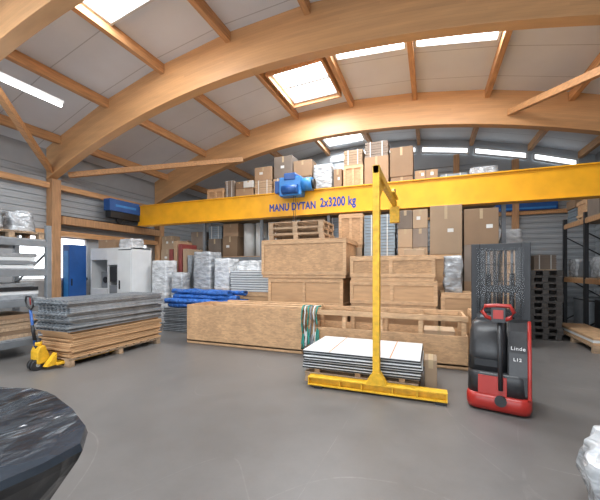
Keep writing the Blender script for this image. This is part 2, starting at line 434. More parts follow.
# ------------------------------------------------------------------ generic goods
def pallet(x0, x1, y0, y1, z0, label='plain wooden transport pallet', group=None, blocks=True, name='pallet', mat=None):
    mat = mat or PALW
    cx, cy = (x0+x1)/2, (y0+y1)/2; hx, hy = (x1-x0)/2, (y1-y0)/2
    b = MB(); n = max(4, int(2*hy/.17)); w = 2*hy/n*.72
    for i in range(n):
        c = -hy+w/2+(2*hy-w)*i/(n-1); b.box((-hx, c-w/2, .122), (hx, c+w/2, .144), mat)
    for c in (-hy+.05, 0, hy-.05): b.box((-hx, c-.05, 0), (hx, c+.05, .022), mat)
    for c in (-hx+.07, 0, hx-.07): b.box((c-.06, -hy, .1), (c+.06, hy, .122), mat)
    r = b.build(name, loc=(cx, cy, z0), bevel=.003, seg=1); tag(r, label, 'pallet', group)
    if blocks:
        for bx in (-hx+.07, 0, hx-.07):
            for by in (-hy+.05, 0, hy-.05):
                MB().box((bx-.06, by-.05, .022), (bx+.06, by+.05, .1), mat).build('block', r, bevel=.004, seg=1)
    return r

def crate(x0, x1, y0, y1, z0, z1, label, mat=PLY, nb=3, group=None, name='wooden_crate'):
    cx, cy = (x0+x1)/2, (y0+y1)/2; hx, hy, h = (x1-x0)/2, (y1-y0)/2, z1-z0
    t = .022; sk = .07 if h > .45 else .04
    r = MB().box((-hx+t, -hy+t, sk), (hx-t, hy-t, h-.03), mat).build(name, loc=(cx, cy, z0), bevel=.004, seg=1)
    tag(r, label, 'crate', group)
    for s_ in (-hy+t, -.04, hy-.08-t): MB().box((-hx+.02, s_, 0), (hx-.02, s_+.08, sk), BATT).build('skid', r)
    MB().box((-hx+.005, -hy+.005, h-.03), (hx-.005, hy-.005, h), mat).build('lid', r, bevel=.004, seg=1)
    bw = .075 if h > .4 else .05
    def bt(a, c): MB().box(a, c, BATT).build('batten', r, bevel=.003, seg=1)
    bt((-hx, -hy, h-.03-bw), (hx, -hy+t, h-.03)); bt((-hx, -hy, sk), (hx, -hy+t, sk+bw))
    for i in range(nb):
        c = -hx+bw/2+(2*hx-bw)*i/(nb-1)
        bt((c-bw/2, -hy, sk+bw), (c+bw/2, -hy+t, h-.03-bw))
    for sgn in (-1, 1):
        xa, xb = (-hx, -hx+t) if sgn < 0 else (hx-t, hx)
        bt((xa, -hy+t, h-.03-bw), (xb, hy, h-.03)); bt((xa, -hy+t, sk), (xb, hy, sk+bw))
    return r

def open_crate(x0, x1, y0, y1, h, hp, label, mat=OSB, nb=4):
    cx, cy = (x0+x1)/2, (y0+y1)/2; hx, hy = (x1-x0)/2, (y1-y0)/2; t = .02
    e = empty('open_crate', (cx, cy, 0), label, 'crate')
    MB().box((-hx, -hy, .06), (hx, hy, .09), mat).build('crate_floor', e)
    for y in (-hy+.03, -.04, hy-.11): MB().box((-hx, y, 0), (hx, y+.08, .06), BATT).build('skid', e)
    for a, c in (((-hx, -hy, .02), (hx, -hy+t, hp)), ((-hx, hy-t, .09), (hx, hy, hp)), ((-hx, -hy+t, .09), (-hx+t, hy-t, hp)), ((hx-t, -hy+t, .09), (hx, hy-t, hp))):
        MB().box(a, c, mat).build('side_panel', e, bevel=.003, seg=1)
    for y0_, y1_ in ((-hy+t, -hy+t+.04), (hy-t-.04, hy-t)):
        for i in range(nb):
            c = -hx+.06+(2*hx-.12)*i/(nb-1)
            MB().box((c-.035, y0_, .09), (c+.035, y1_, h-.0), BATT).build('post', e, bevel=.003, seg=1)
        if h > hp+.05: MB().box((-hx, y0_-.03 if y0_ < 0 else y1_, h-.09), (hx, y0_ if y0_ < 0 else y1_+.03, h), BATT).build('top_rail', e, bevel=.003, seg=1)
    for x in (-hx+.02, hx-.06):
        MB().box((x, -hy+t+.04, h-.08), (x+.04, hy-t-.04, h-.01), BATT).build('end_rail', e, bevel=.003, seg=1)
    return e

def carton(x0, x1, y0, y1, z0, z1, mat=None, sticker=True, label='brown cardboard carton sealed with tape', group=None, name='cardboard_box'):
    mat = mat or CARD
    cx, cy = (x0+x1)/2, (y0+y1)/2; hx, hy, h = (x1-x0)/2, (y1-y0)/2, z1-z0
    r = MB().box((-hx, -hy, 0), (hx, hy, h), mat).build(name, loc=(cx, cy, z0), bevel=.01)
    tag(r, label, 'box', group)
    b = MB(); b.box((-.03, -hy-.001, h*.72), (.03, -hy+.001, h+.001), TAPE); b.box((-.03, -hy, h-.001), (.03, hy, h+.0015), TAPE)
    b.build('tape', r)
    if sticker and h > .25 and random.random() < .5:
        sx = R(-hx*.5, hx*.3)
        MB().box((sx, -hy-.002, h*.45), (sx+min(.12, hx*.5), -hy, h*.45+.08), PAPER).build('sticker', r)
    return r

def wrapped(x0, x1, y0, y1, z0, z1, label, mat=FOIL, amp=.03, name='wrapped_load', cat='wrapped goods', seed=0, taper=.04, n=10):
    cx, cy = (x0+x1)/2, (y0+y1)/2; hx, hy, h = (x1-x0)/2-amp, (y1-y0)/2-amp, z1-z0-amp
    bm = bmesh.new(); bmesh.ops.create_cube(bm, size=2)
    bmesh.ops.subdivide_edges(bm, edges=bm.edges, cuts=n, use_grid_fill=True)
    for v in bm.verts:
        p = v.co.copy(); q = Vector((p.x*hx, p.y*hy, (p.z+1)/2*h))
        l_ = p.length; k = 1-.06*max(0, (l_-1.1)/.63)
        q.x *= k*(1-taper*(p.z+1)/2); q.y *= k*(1-taper*(p.z+1)/2)
        nn = noise.noise_vector(q*5+Vector((seed*3.1, seed, cx)))
        q += nn*amp*(1 if q.z > .03 else .2)
        q.z = max(0, q.z)
        v.co = q
    for f in bm.faces: f.smooth = True
    me = bpy.data.meshes.new(name); bm.to_mesh(me); bm.free(); me.materials.append(mat)
    ob = bpy.data.objects.new(name, me); scene.collection.objects.link(ob); ob.location = (cx, cy, z0)
    return tag(ob, label, cat)

def bundle(x0, x1, y0, y1, z0, z1, mat, label='strapped bundle of flat packed boards', group=None, n=6):
    cx, cy = (x0+x1)/2, (y0+y1)/2; hx, hy, h = (x1-x0)/2, (y1-y0)/2, z1-z0
    b = MB(); d = h/n
    for i in range(n):
        o = R(-.008, .008); b.box((-hx+.01+o, -hy+.01+R(0, .012), i*d), (hx-.01+o, hy-.01, (i+.86)*d), mat)
        b.box((-hx+.03, -hy+.03, (i+.86)*d), (hx-.03, hy-.03, (i+1)*d), CARDG)
    r = b.build('strapped_bundle', loc=(cx, cy, z0), bevel=.003, seg=1); tag(r, label, 'bundle', group)
    for x in (-hx*.5, hx*.5):
        MB().box((x-.012, -hy, 0), (x+.012, -hy+.008, h), PAPER).box((x-.012, -hy, h), (x+.012, hy, h+.003), PAPER).build('strap', r)
    return r

def column(x0, x1, y0, y1, z0, z1, group):
    z = z0
    while z < z1-.12:
        h = min(R(.38, .85), z1-z)
        if z1-(z+h) < .22: h = z1-z
        t = random.random(); w = x1-x0
        if t < .16 and h > .3: bundle(x0+R(0, .03), x1-R(0, .03), y0+R(0, .03), y1, z, z+h-.004, random.choice((CARDL, CARDG, PLY, BGREY)), group=group, n=max(3, int(h/.07)))
        elif t < .26: wrapped(x0, x1, y0, y1, z, z+h, 'small pallet load in wrinkled film', random.choice((FOIL, FOILW)), .012, seed=z*7, n=6)
        elif t < .46 and w > .5 and h > .3: crate(x0+.01, x1-.01, y0, y1, z, z+h-.004, 'small plywood crate in the stored goods', random.choice((PLY, OSB)), 3, group)
        elif t < .58 and w > .5:
            s_ = x0+w*R(.35, .65)
            carton(x0+.005, s_-.006, y0+R(0, .06), y1, z, z+h-.003, random.choice((CARD, CARDL, CARDG)), group=group)
            carton(s_+.004, x1-.005, y0+R(0, .06), y1, z, z+h-.003, random.choice((CARD, CARDL, PAPER)), label='cardboard carton in a mixed stack', group=group)
        else: carton(x0+R(0, .03), x1-R(0, .03), y0+R(0, .06), y1, z, z+h-.003, random.choice((CARD, CARD, CARDL, CARDG)), label='larger cardboard carton in a mixed stack', group=group)
        z += h

def rack(x0, x1, y0, y1, levels, ztop, axis, bays, label, upm=BLUE, bmat=STRAPO, deck=PALW, name='pallet_rack'):
    e = empty(name, ((x0+x1)/2, (y0+y1)/2, 0), label, 'rack')
    hx, hy = (x1-x0)/2, (y1-y0)/2; L = hx if axis == 'x' else hy; D = hy if axis == 'x' else hx
    def P(l_, d_, z): return (l_, d_, z) if axis == 'x' else (d_, l_, z)
    def bx(a, c, m, nm, bev=.004):
        p, q = P(*a), P(*c)
        MB().box(tuple(min(i, j) for i, j in zip(p, q)), tuple(max(i, j) for i, j in zip(p, q)), m).build(nm, e, bevel=bev, seg=1)
    for i in range(bays+1):
        c = -L+.045+(2*L-.09)*i/bays
        for d in (-D+.045, D-.045):
            bx((c-.045, d-.045, 0), (c+.045, d+.045, ztop), upm, 'upright')
        b = MB(); z = .2; s_ = 1
        while z+.6 < ztop:
            b.beam(P(c, -s_*(D-.09), z), P(c, s_*(D-.09), z+.6), .03, .03, upm); z += .6; s_ = -s_
        b.build('cross_brace', e)
    for z in levels:
        for d in ((-D+.005, -D+.045), (D-.045, D-.005)):
            for i in range(bays):
                a = -L+.09+(2*L-.09)*i/bays; c = a+(2*L-.09)/bays-.09
                bx((a, d[0], z-.15), (c, d[1], z-.03), bmat, 'beam')
        bx((-L+.1, -D+.02, z-.03), (L-.1, D-.02, z), deck, 'shelf_deck')
    return e

# ------------------------------------------------------------------ racks and stored goods
rack(-7.25, 1.72, 9.3, 10.75, [1.1, 2.1, 3.4], 3.45, 'x', 4, 'tall pallet rack loaded with cartons and wrapped goods', upm=GREYP, bmat=GREYP)
L3 = [(-7.1, -6.4, 4.4), (-6.38, -6.0, 4.62), (-5.98, -5.30, 4.55), (-5.28, -4.63, 4.95), (-4.6, -3.95, 5.2), (-3.93, -3.30, 5.0),
      (-3.28, -2.66, 4.8), (-2.64, -2.36, 4.6), (-2.34, -1.75, 5.1), (-1.73, -1.05, 5.25), (-1.03, -.42, 5.0)]
for (a, c, z) in L3: column(a, c, 9.33, 9.86, 3.4, z, 'goods on the top rack level')
for (a, c, z) in ((-.38, .2, 4.3), (.22, .9, 4.15), (.92, 1.6, 4.25)): column(a, c, 9.33, 9.86, 3.4, z, 'goods on the top rack level')
column(-7.1, -6.55, 9.38, 10.3, 2.1, 3.15, 'goods on the middle rack level'); column(-6.5, -5.9, 9.38, 10.3, 2.1, 3.2, 'goods on the middle rack level')
for x in (-5.6, -5.15, -4.7):
    r = MB().cyl((0, 0, 0), (0, 0, 1.08), .2, PAPER, 24).cyl((0, 0, 1.08), (0, 0, 1.09), .05, CARD, 12).build('paper_roll', loc=(x, 9.65, 2.1))
    tag(r, 'thick white upright roll on the rack', 'roll', 'white rolls')
column(-4.4, -3.7, 9.38, 10.3, 2.1, 3.2, 'goods on the middle rack level'); column(-3.65, -2.9, 9.38, 10.3, 2.1, 3.2, 'goods on the middle rack level'); column(-2.85, -2.2, 9.38, 10.3, 2.1, 3.2, 'goods on the middle rack level')
for lev, h in ((1.1, .75), (0, .85)):
    for x in (-7.0, -6.1, -5.2, -2.5):
        carton(x, x+.62, 9.45, 10.4, lev, lev+h*R(.75, 1), random.choice((CARD, CARDL)), group='cartons on the lower rack levels')
G = 'tall mixed stacks below the crane'
column(-2.2, -1.56, 8.28, 8.6, 0, 3.08, G)
pallet(-1.5, -.76, 8.05, 8.6, 0, 'wooden pallet under film-wrapped goods')
wrapped(-1.52, -.74, 8.04, 8.6, .144, 1.5, 'pale film-wrapped block of goods', FOILW, .02, seed=3)
bundle(-1.5, -.76, 8.05, 8.6, 1.5, 2.98, BGREY, 'tall strapped stack of blue-grey packed sheets', G, 20)
for i in range(2):
    z = 0
    for j in range(7):
        carton(-.7+.33*i, -.7+.33*i+.322, 8.06, 8.58, z, z+.43, (CARDL, CARDG)[(j+i) % 3 == 0], j % 3 == 0, label='narrow carton in a block on a tall stack', group='block of light cartons'); z += .435
carton(0.0, .66, 8.06, 8.58, 0, 1.2, CARD); crate(0.0, .66, 8.06, 8.58, 1.2, 2.0, 'mid-size plywood crate in a tall stack', PLY, 2, G); carton(0.0, .66, 8.06, 8.58, 2.0, 3.1, CARDL, label='tall light brown carton on a crate', group=G)
carton(.70, 1.36, 8.06, 8.58, 0, 1.4, CARD); carton(.70, 1.36, 8.06, 8.58, 1.4, 2.2, CARDG, label='grey-brown carton in a tall stack', group=G); carton(.70, 1.36, 8.06, 8.58, 2.2, 2.98, CARD, label='large brown carton in a tall stack', group=G)
column(1.40, 1.78, 8.1, 8.55, 0, 2.2, G)
for x, h in ((-9.3, 2.9), (-8.6, 2.7), (-7.95, 3.0)):
    column(x, x+.6, 9.5, 10.2 if x > -9 else 9.85, 0, h, 'mixed goods in the far corner')

# ------------------------------------------------------------------ crate stacks
open_crate(-5.11, -2.32, 6.0, 6.85, .80, .87, 'long low open-topped crate of thin board on the floor', OSB, 4)
open_crate(-2.22, .58, 6.0, 6.85, .89, .56, 'long low open crate with board sides and timber rails', OSB, 5)
for i in range(5):
    for j in range(4):
        L = 2.3+R(-.1, .1)
        tag(MB().box((-L/2, -.045, 0), (L/2, .045, .09), BATT).build('timber_batten', loc=(-3.7+R(-.06, .06), 6.22+i*.1, .09+j*.095), bevel=.003), 'long sawn timber batten lying in the open crate', 'timber', 'timber bundle')
for i in range(3):
    tag(MB().box((-1.2, -.05, 0), (1.2, .05, .05), BATT).build('timber_batten', loc=(-3.35+i*.1, 6.80-.35*i, .872), rz=R(-.04, .04), bevel=.003), 'timber batten laid across the top of the open crate', 'timber', 'timber on crate rim')
carton(-2.0, -.2, 6.2, 6.7, .09, .42, CARD, False, label='long flat box inside the open crate')
carton(-.1, .4, 6.2, 6.7, .09, .6, CARDL, False, label='box inside the open crate')
crate(-3.78, -1.68, 7.1, 8.2, 0, .76, 'plywood crate at the bottom of the stack', PLY, 3)
crate(-3.62, -1.78, 7.1, 8.2, .76, 1.47, 'plywood crate in the middle of the stack', PLY, 3)
crate(-3.78, -1.70, 7.06, 8.25, 1.47, 2.36, 'large plywood crate at the top of the stack', OSB, 2)
for j in range(3): pallet(-3.7+R(-.05, .05), -2.25+R(-.05, .05), 7.2, 8.1, 2.36+j*.146, 'weathered wooden pallet stacked on a crate', 'pallets on the crate')
crate(-1.62, .15, 7.1, 8.0, 0, .86, 'plywood crate at the bottom of the stack', PLY, 3)
crate(-1.62, .14, 7.08, 8.0, .86, 1.43, 'flat plywood crate in the stack', PLY, 3)
crate(-1.62, .1, 7.08, 8.0, 1.43, 1.95, 'flat plywood crate on top of the stack', OSB, 3)
carton(-.5, -.1, 7.15, 7.6, 1.95, 2.08, CARDL, False)
crate(.2, .8, 7.1, 7.9, 0, 1.2, 'tall narrow plywood crate beside the stack', PLY, 2)
wrapped(.22, .66, 7.2, 7.8, 1.2, 1.98, 'bag of goods in crumpled transparent film', FOIL, .05, seed=5)
crate(.64, 1.0, 6.05, 6.8, 0, .95, 'small upright plywood crate', PLY, 2)
crate(-6.5, -3.9, 7.82, 8.7, 0, 1.05, 'wide plywood crate below film-wrapped goods', PLY, 4)
wrapped(-6.5, -5.85, 7.85, 8.5, 1.05, 2.2, 'tall boxy load in glossy stretch film', FOIL, .018, seed=1)
wrapped(-5.8, -5.25, 7.9, 8.5, 1.05, 2.0, 'boxy load in glossy stretch film', FOILW, .02, seed=2)
for j in range(9):
    tag(MB().box((-.6, -.35, 0), (.6, .36, .055), WHITE).box((-.6, -.361, .0), (.6, -.35, .02), GREYP).build('facade_panel', loc=(-4.6+R(-.02, .02), 8.25, 1.05+j*.065), bevel=.004), 'white facade panel in a neat stack', 'panel', 'stacked white panels')
wrapped(-5.22, -4.3, 8.0, 8.55, 1.05+9*.065, 1.95, 'light film bundle on the white panels', FOILW, .04, seed=8, taper=.3)
for i, (x, m, h) in enumerate(((-7.52, MAROON, 2.3), (-7.34, CARD, 2.55), (-7.16, MAROON, 2.45), (-6.98, CARDL, 2.3), (-6.8, ZINC, 2.1))):
    tag(MB().box((-.07, -.35, 0), (.07, .35, h), m).box((-.075, -.36, h*.3), (.075, .36, h*.3+.03), BATT).build('upright_board', loc=(x, 8.45, 0), bevel=.006), 'tall board standing upright among packed doors', 'board', 'upright boards')
wrapped(-7.75, -7.15, 7.5, 8.05, 0, 1.95, 'upright white bundle in wrinkled film', FOILW, .02, seed=31)
wrapped(-7.1, -6.65, 7.6, 8.05, 0, 1.6, 'upright pale bundle in wrinkled film', FOIL, .02, seed=32)
for j in range(14):
    tag(MB().box((-1.15, -.34, 0), (1.15, .34, .04), ZINC).box((-1.15, -.345, .008), (1.15, -.34, .02), DARK).build('grey_panel', loc=(-5.6+R(-.04, .04), 7.35+R(-.01, .01), j*.0455), bevel=.003), 'thin grey metal panel lying in a stack', 'panel', 'grey panels below the blue bundles')
for j in range(4):
    for i in range(3-(j > 1)):
        L = R(.85, 1.2)
        b = MB(); yc = -.24+.23*i+(.1 if j > 1 else 0)
        rg = []
        for s_ in range(19):
            t = s_/18; x = -L+2*L*t
            sc = 1+.35*noise.noise((x*2.3, i*3, j*2.1))
            rg.append([(x, .105*sc*math.cos(a)*(1+.2*noise.noise((x*4, a, i+j*5))), .066*sc*math.sin(a)*(1+.3*noise.noise((x*5, a+3, i+j)))+.025*noise.noise((x*3, j, i))) for a in [2*PI*q/14 for q in range(14)]])
        b.loft(rg, BLUET)
        tag(b.build('tarpaulin_bundle', loc=(-5.6+R(-.12, .12), 7.35+yc, .64+.065+j*.115), rz=R(-.07, .07)), 'crumpled blue tarpaulin bundle lying on grey panels', 'tarpaulin', 'blue tarpaulin bundles')

for i, (x, m) in enumerate(((-2.3, STRAPG), (-2.24, PAPER), (-2.18, STRAPG), (-2.12, GREYP), (-2.06, PAPER), (-2.0, STRAPG))):
    y = 5.955-.012*(i % 2); zt = .94; zb = .12+.05*(i % 3)
    pts = [(0, .25, zt-.0), (0, .06, zt+.01), (0, 0, zt-.05)]
    pts += [(.012*math.sin(t*5+i), -.01, zt-.1-(zt-.1-zb)*t/6) for t in range(7)]
    pts += [(.03, -.01, zb+.03), (.035, -.012, zb+.3)]
    tag(MB().tube(pts, .016, m, 7).build('lashing_strap', loc=(x, y, 0)), 'lifting strap hanging over the crate edge', 'strap', 'hanging straps')

# ------------------------------------------------------------------ left side
pallet(-6.5, -5.66, 3.75, 5.78, 0, 'long wooden pallet under a tall stack of boards')
for j in range(14):
    tag(MB().box((-.41, -1.0, 0), (.41, 1.0, .027), PLY).build('plywood_board', loc=(-6.08+R(-.025, .025), 4.77+R(-.05, .05), .144+j*.0325), rz=R(-.014, .014), bevel=.002, seg=1), 'thin light timber board in a flat stack', 'board', 'stacked timber boards')
for j in range(17):
    b = MB(); b.box((-.45, -1.04, 0), (.45, 1.04, .010), ZINC)
    for i in range(9):
        x = -.42+.105*i; b.box((x-.022, -1.04, .010), (x+.022, 1.04, .027), ZINC)
    tag(b.build('metal_profile', loc=(-6.1+R(-.05, .05), 4.78+R(-.08, .08), .602+j*.0315), rz=R(-.02, .02)), 'thin grey metal profile layer stacked on timber boards', 'metal sheet', 'stacked metal profiles')

def pallet_jack(loc, rz):
    e = empty('pallet_jack', loc, 'yellow hand pallet jack with dark blue tiller', 'pallet jack', rz)
    b = MB()
    b.prism([(-.08, .10), (.12, .10), (.12, .18), (.04, .40), (-.04, .40), (-.08, .3)], -.10, .10, YELD, 'x')
    b.build('body', e, bevel=.02)
    MB().cyl((0, -.02, .2), (0, -.02, .52), .04, DARK).cyl((0, -.02, .40), (0, -.02, .46), .058, YELD).build('pump', e)
    MB().cyl((-.07, -.06, .09), (-.01, -.06, .09), .09, BLACKP, 20).cyl((.01, -.06, .09), (.07, -.06, .09), .09, BLACKP, 20).cyl((-.08, -.06, .09), (.08, -.06, .09), .03, ZINC).build('steer_wheel', e)
    for s_ in (-1, 1):
        MB().box((s_*.2-.08, .12, .06), (s_*.2+.08, 1.2, .10), YELD).build('fork', e, bevel=.008)
        MB().prism([(-.02, .06), (.14, .06), (.14, .26)], s_*.17-.05, s_*.17+.05, YELD, 'x').build('gusset', e)
        MB().cyl((s_*.2-.05, 1.05, .035), (s_*.2+.05, 1.05, .035), .035, BLACKP, 14).build('load_roller', e)
    MB().cyl((0, -.06, .38), (-.02, -.12, 1.0), .02, BLUE).cyl((0, -.07, .5), (-.01, -.10, .75), .026, DARK).build('tiller_shaft', e)
    h = [(0, -.12, 1.0), (-.09, -.13, 1.06), (-.11, -.14, 1.15), (-.07, -.15, 1.22), (.04, -.15, 1.22), (.08, -.14, 1.15), (.07, -.13, 1.06), (0, -.12, 1.0)]
    MB().tube(h, .015, BLACKP).tube([(.0, -.14, 1.21), (.0, -.13, 1.08)], .010, RED).build('handle', e)
pallet_jack((-6.05, 3.52, 0), 0)

rack(-8.35, -7.2, 1.9, 4.42, [.35, 1.1, 1.68, 2.26], 2.55, 'y', 1, 'grey steel rack with shelves of panels and film-wrapped goods', upm=GREYP, bmat=GREYP, deck=ZINC)
for y in (1.98, 3.2):
    pallet(-8.3, -7.25, y, y+1.12, 2.26, 'wooden pallet on the top rack shelf', 'pallets on rack')
wrapped(-8.2, -7.3, 3.75, 4.3, 2.404, 2.85, 'lumpy load in silvery stretch film', FOIL, .05, seed=11, taper=.2)
wrapped(-8.2, -7.3, 3.2, 3.72, 2.404, 3.05, 'lumpy load in silvery stretch film', FOIL, .05, seed=12, taper=.2)
wrapped(-8.2, -7.3, 2.1, 3.0, 2.404, 2.95, 'lumpy load in silvery stretch film', FOIL, .05, seed=13, taper=.2)
for lev, ms in ((1.68, (WHITE, GREYP, WHITE, ZINC)), (1.1, (ZINC, WHITE, DARK, ZINC)), (.35, (PALW, CARD, PALW, CARDL, PALW, CARD))):
    for j, m in enumerate(ms):
        tag(MB().box((-.45, -1.0, 0), (.45, 1.0, .07), m).build('flat_panel', loc=(-7.78+R(-.03, .03), 3.2+R(-.05, .05), lev+j*.075), bevel=.004), 'flat panel lying on a rack shelf', 'panel', 'panels on the rack')
for i in range(4):
    tag(MB().box((-.25, -.018, 0), (.25, .018, .95), (PLY, CARD)[i % 2]).build('standing_board', loc=(-6.85, 4.5+i*.06, 0), bevel=.003), 'brown board standing upright beside the rack', 'board', 'standing boards')

e = empty('white_machine_cabinet', (-8.75, 7.35, 0), 'boxy white machine cabinet with openings and doors', 'cabinet')
HW = .85; D_ = .35; H_ = 2.3
b = MB()
b.box((-HW, D_-.03, .08), (HW, D_, H_), WHITE).box((-HW, -D_, .08), (-HW+.04, D_-.03, H_), WHITE).box((HW-.04, -D_, .08), (HW, D_-.03, H_), WHITE)
b.box((-HW, -D_, H_-.05), (HW, D_-.03, H_), WHITE).box((-HW, -D_, .08), (HW, D_-.03, .13), WHITE)
b.box((.26, -D_, .13), (.30, D_-.03, H_-.05), WHITE).box((-.14, -D_, .13), (-.10, D_-.03, H_-.05), WHITE)
b.box((-HW+.04, -D_, 1.05), (-.14, D_-.03, 1.1), WHITE)
b.box((-HW+.04, -D_, H_-.35), (-.14, -D_+.03, H_-.05), WHITE).box((-.10, -D_, H_-.5), (.26, -D_+.03, H_-.05), WHITE)
b.build('housing', e, bevel=.006)
MB().box((-HW+.02, -D_-.02, .15), (-.15, -D_, 1.05), WHITE).build('lower_door', e, bevel=.006)
d = MB().box((.31, -D_-.025, .15), (HW-.03, -D_, H_-.08), WHITE).build('side_door', e, bevel=.008)
MB().box((.38, -D_-.055, 1.1), (.41, -D_-.025, 1.35), DARK).build('handle', d)
MB().box((-.09, -D_+.04, 1.3), (.25, -D_+.06, 1.75), DARK).box((-.09, -D_+.03, .2), (.25, -D_+.05, 1.2), GREYP).build('control_panel', e)
MB().box((-.72, -.1, 1.1), (-.3, .25, 1.6), GREYP).cyl((-.5, -.15, 1.35), (-.5, -.1, 1.35), .1, DARK).build('machine_unit', e, bevel=.02)
MB().box((-HW+.04, -D_+.04, 0), (HW-.04, D_-.04, .08), DARK).build('plinth', e)
tag(MB().box((-.14, -.25, 0), (.14, .25, 2.38), BLUE).box((-.1, -.255, .1), (.1, -.25, 2.2), BLUEL).box((.14, -.21, .1), (.145, .21, 2.2), BLUE).box((.145, -.2, 1.2), (.16, -.17, 1.4), DARK).build('blue_locker', loc=(-9.72, 6.6, 0), bevel=.01), 'tall blue metal locker beside the window', 'locker')
carton(-9.4, -8.7, 7.1, 7.6, 2.3, 2.56, CARD)
wrapped(-8.6, -8.0, 7.1, 7.6, 2.3, 2.6, 'white film-wrapped bundle on the machine cabinet', FOILW, .03, seed=40)

# ------------------------------------------------------------------ right side
rack(3.7, 4.8, 9.15, 12.1, [1.45, 3.0], 3.15, 'y', 2, 'long dark storage rack along the wall', upm=DARK, bmat=POSTW)
for i in range(4):
    a = 9.28+i*.7
    column(3.76, 4.6, a, a+.62, 3.0, 3.0+R(.45, .8), 'goods on the wall rack')
    wrapped(3.76, 4.6, a, a+.62, 1.45, 1.45+R(.4, .9), 'dim film-wrapped goods on the wall rack', random.choice((ZINC, FOIL, GREYP)), .03, seed=i+20)
for i in range(2):
    tag(MB().box((-.4, -.5, 0), (.4, .5, .9), (DARK, GREYP)[i]).box((-.41, -.51, .82), (.41, .51, .86), DARK).build('storage_bin', loc=(4.25, 9.95+i*1.3, 0), bevel=.03), 'dark storage bin standing below the rack', 'bin', 'bins below rack')
pallet(3.0, 3.65, 8.2, 10.4, 0, 'long pallet carrying pale boards')
for j in range(3):
    tag(MB().box((-.3, -1.05, 0), (.3, 1.05, .05), (BATT, WHITE, BATT)[j]).build('pale_board', loc=(3.32, 9.3, .144+j*.052), bevel=.003), 'pale board lying on a pallet by the wall', 'board', 'pale boards')
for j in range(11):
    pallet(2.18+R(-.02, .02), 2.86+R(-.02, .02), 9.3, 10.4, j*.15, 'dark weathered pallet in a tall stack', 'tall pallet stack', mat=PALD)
e = empty('blue_wall_board', (2.95, 13.33, 3.69), 'wide blue board resting on the gable wall rail', 'board')
MB().box((-1.0, -.02, 0), (1.0, .02, .55), BLUE).build('board', e, bevel=.006)
MB().box((-.95, -.026, .04), (.95, -.02, .10), BLUEL).build('edge_strip', e)
column(1.9, 2.6, 11.6, 12.3, 0, 2.9, 'goods by the gable wall')
column(2.9, 3.5, 11.8, 12.4, 0, 2.1, 'goods by the gable wall')

# ------------------------------------------------------------------ crane
e = empty('overhead_crane', (-2.4, 8.8, 3.19), 'yellow overhead travelling crane with blue hoist and lettering', 'crane')
g = MB()
g.box((-7.1, -.13, .03), (7.1, .13, .67), YEL).box((-7.1, -.17, 0), (7.1, .17, .03), YEL).box((-7.1, -.17, .67), (7.1, .17, .70), YEL)
g.build('girder', e, bevel=.004)
text('MANU DYTAN', .29, TXTB, e, (-4.38+2.4, -.133, .17), bold=.012, xs=.72)
text('2x3200 kg', .34, TXTB, e, (-2.82+2.4, -.133, .20), bold=.013, xs=.66)
for s_ in (-1, 1):
    t_ = MB().box((s_*7.15-.14, -1.3, .36), (s_*7.15+.14, .55, .74), BLUE).box((s_*7.15-.12, -1.25, .14), (s_*7.15+.12, .5, .36), DARK).box((s_*7.15-.145, -1.1, .5), (s_*7.15+.145, -.3, .58), BLUEL).build('end_truck', e, bevel=.01)
    for y in (-.85, .3): MB().cyl((s_*7.15-.05, y, .11), (s_*7.15+.05, y, .11), .1, DARK, 20).build('truck_wheel', t_)
h = MB().box((-1.5, -.5, .50), (-.85, -.15, 1.02), BLUEL).box((-1.66, -.45, .6), (-1.5, -.2, .95), BLUE).box((-1.35, -.52, .92), (-1.0, -.2, 1.12), BLUE).build('hoist', e, bevel=.03)
MB().cyl((-.85, -.34, .80), (-.56, -.34, .80), .18, BLUEL, 20).cyl((-.56, -.34, .80), (-.5, -.34, .80), .13, DARK, 20).build('motor', h)
MB().cyl((-1.38, -.52, .66), (-.92, -.52, .66), .12, BLUE, 20).build('drum', h)
MB().box((-1.5, -.2, .70), (-.6, .25, .77), DARK).cyl((-1.4, .0, .77), (-1.4, .12, .77), .07, DARK).cyl((-.8, .0, .77), (-.8, .12, .77), .07, DARK).build('trolley', h)
MB().cyl((-1.1, -.4, .5), (-1.1, -.4, -.25), .008, CABLE, 6).cyl((-1.05, -.4, .5), (-1.05, -.4, -.25), .008, CABLE, 6).box((-1.13, -.45, -.38), (-1.0, -.35, -.24), DARK).build('hook_block', h, bevel=.01)
for x0, x1 in ((XL+.1, XL+.36), (XR-.36, XR-.1)):
    tag(MB().box((x0, FR[2]+.13, 2.95), (x1, FR[3]-.13, 3.17), POSTW).box(((x0+x1)/2-.03, FR[2]+.13, 3.17), ((x0+x1)/2+.03, FR[3]-.13, 3.21), DARK).build('crane_runway'), 'timber crane runway with steel rail along the wall', 'rail', 'crane runways')

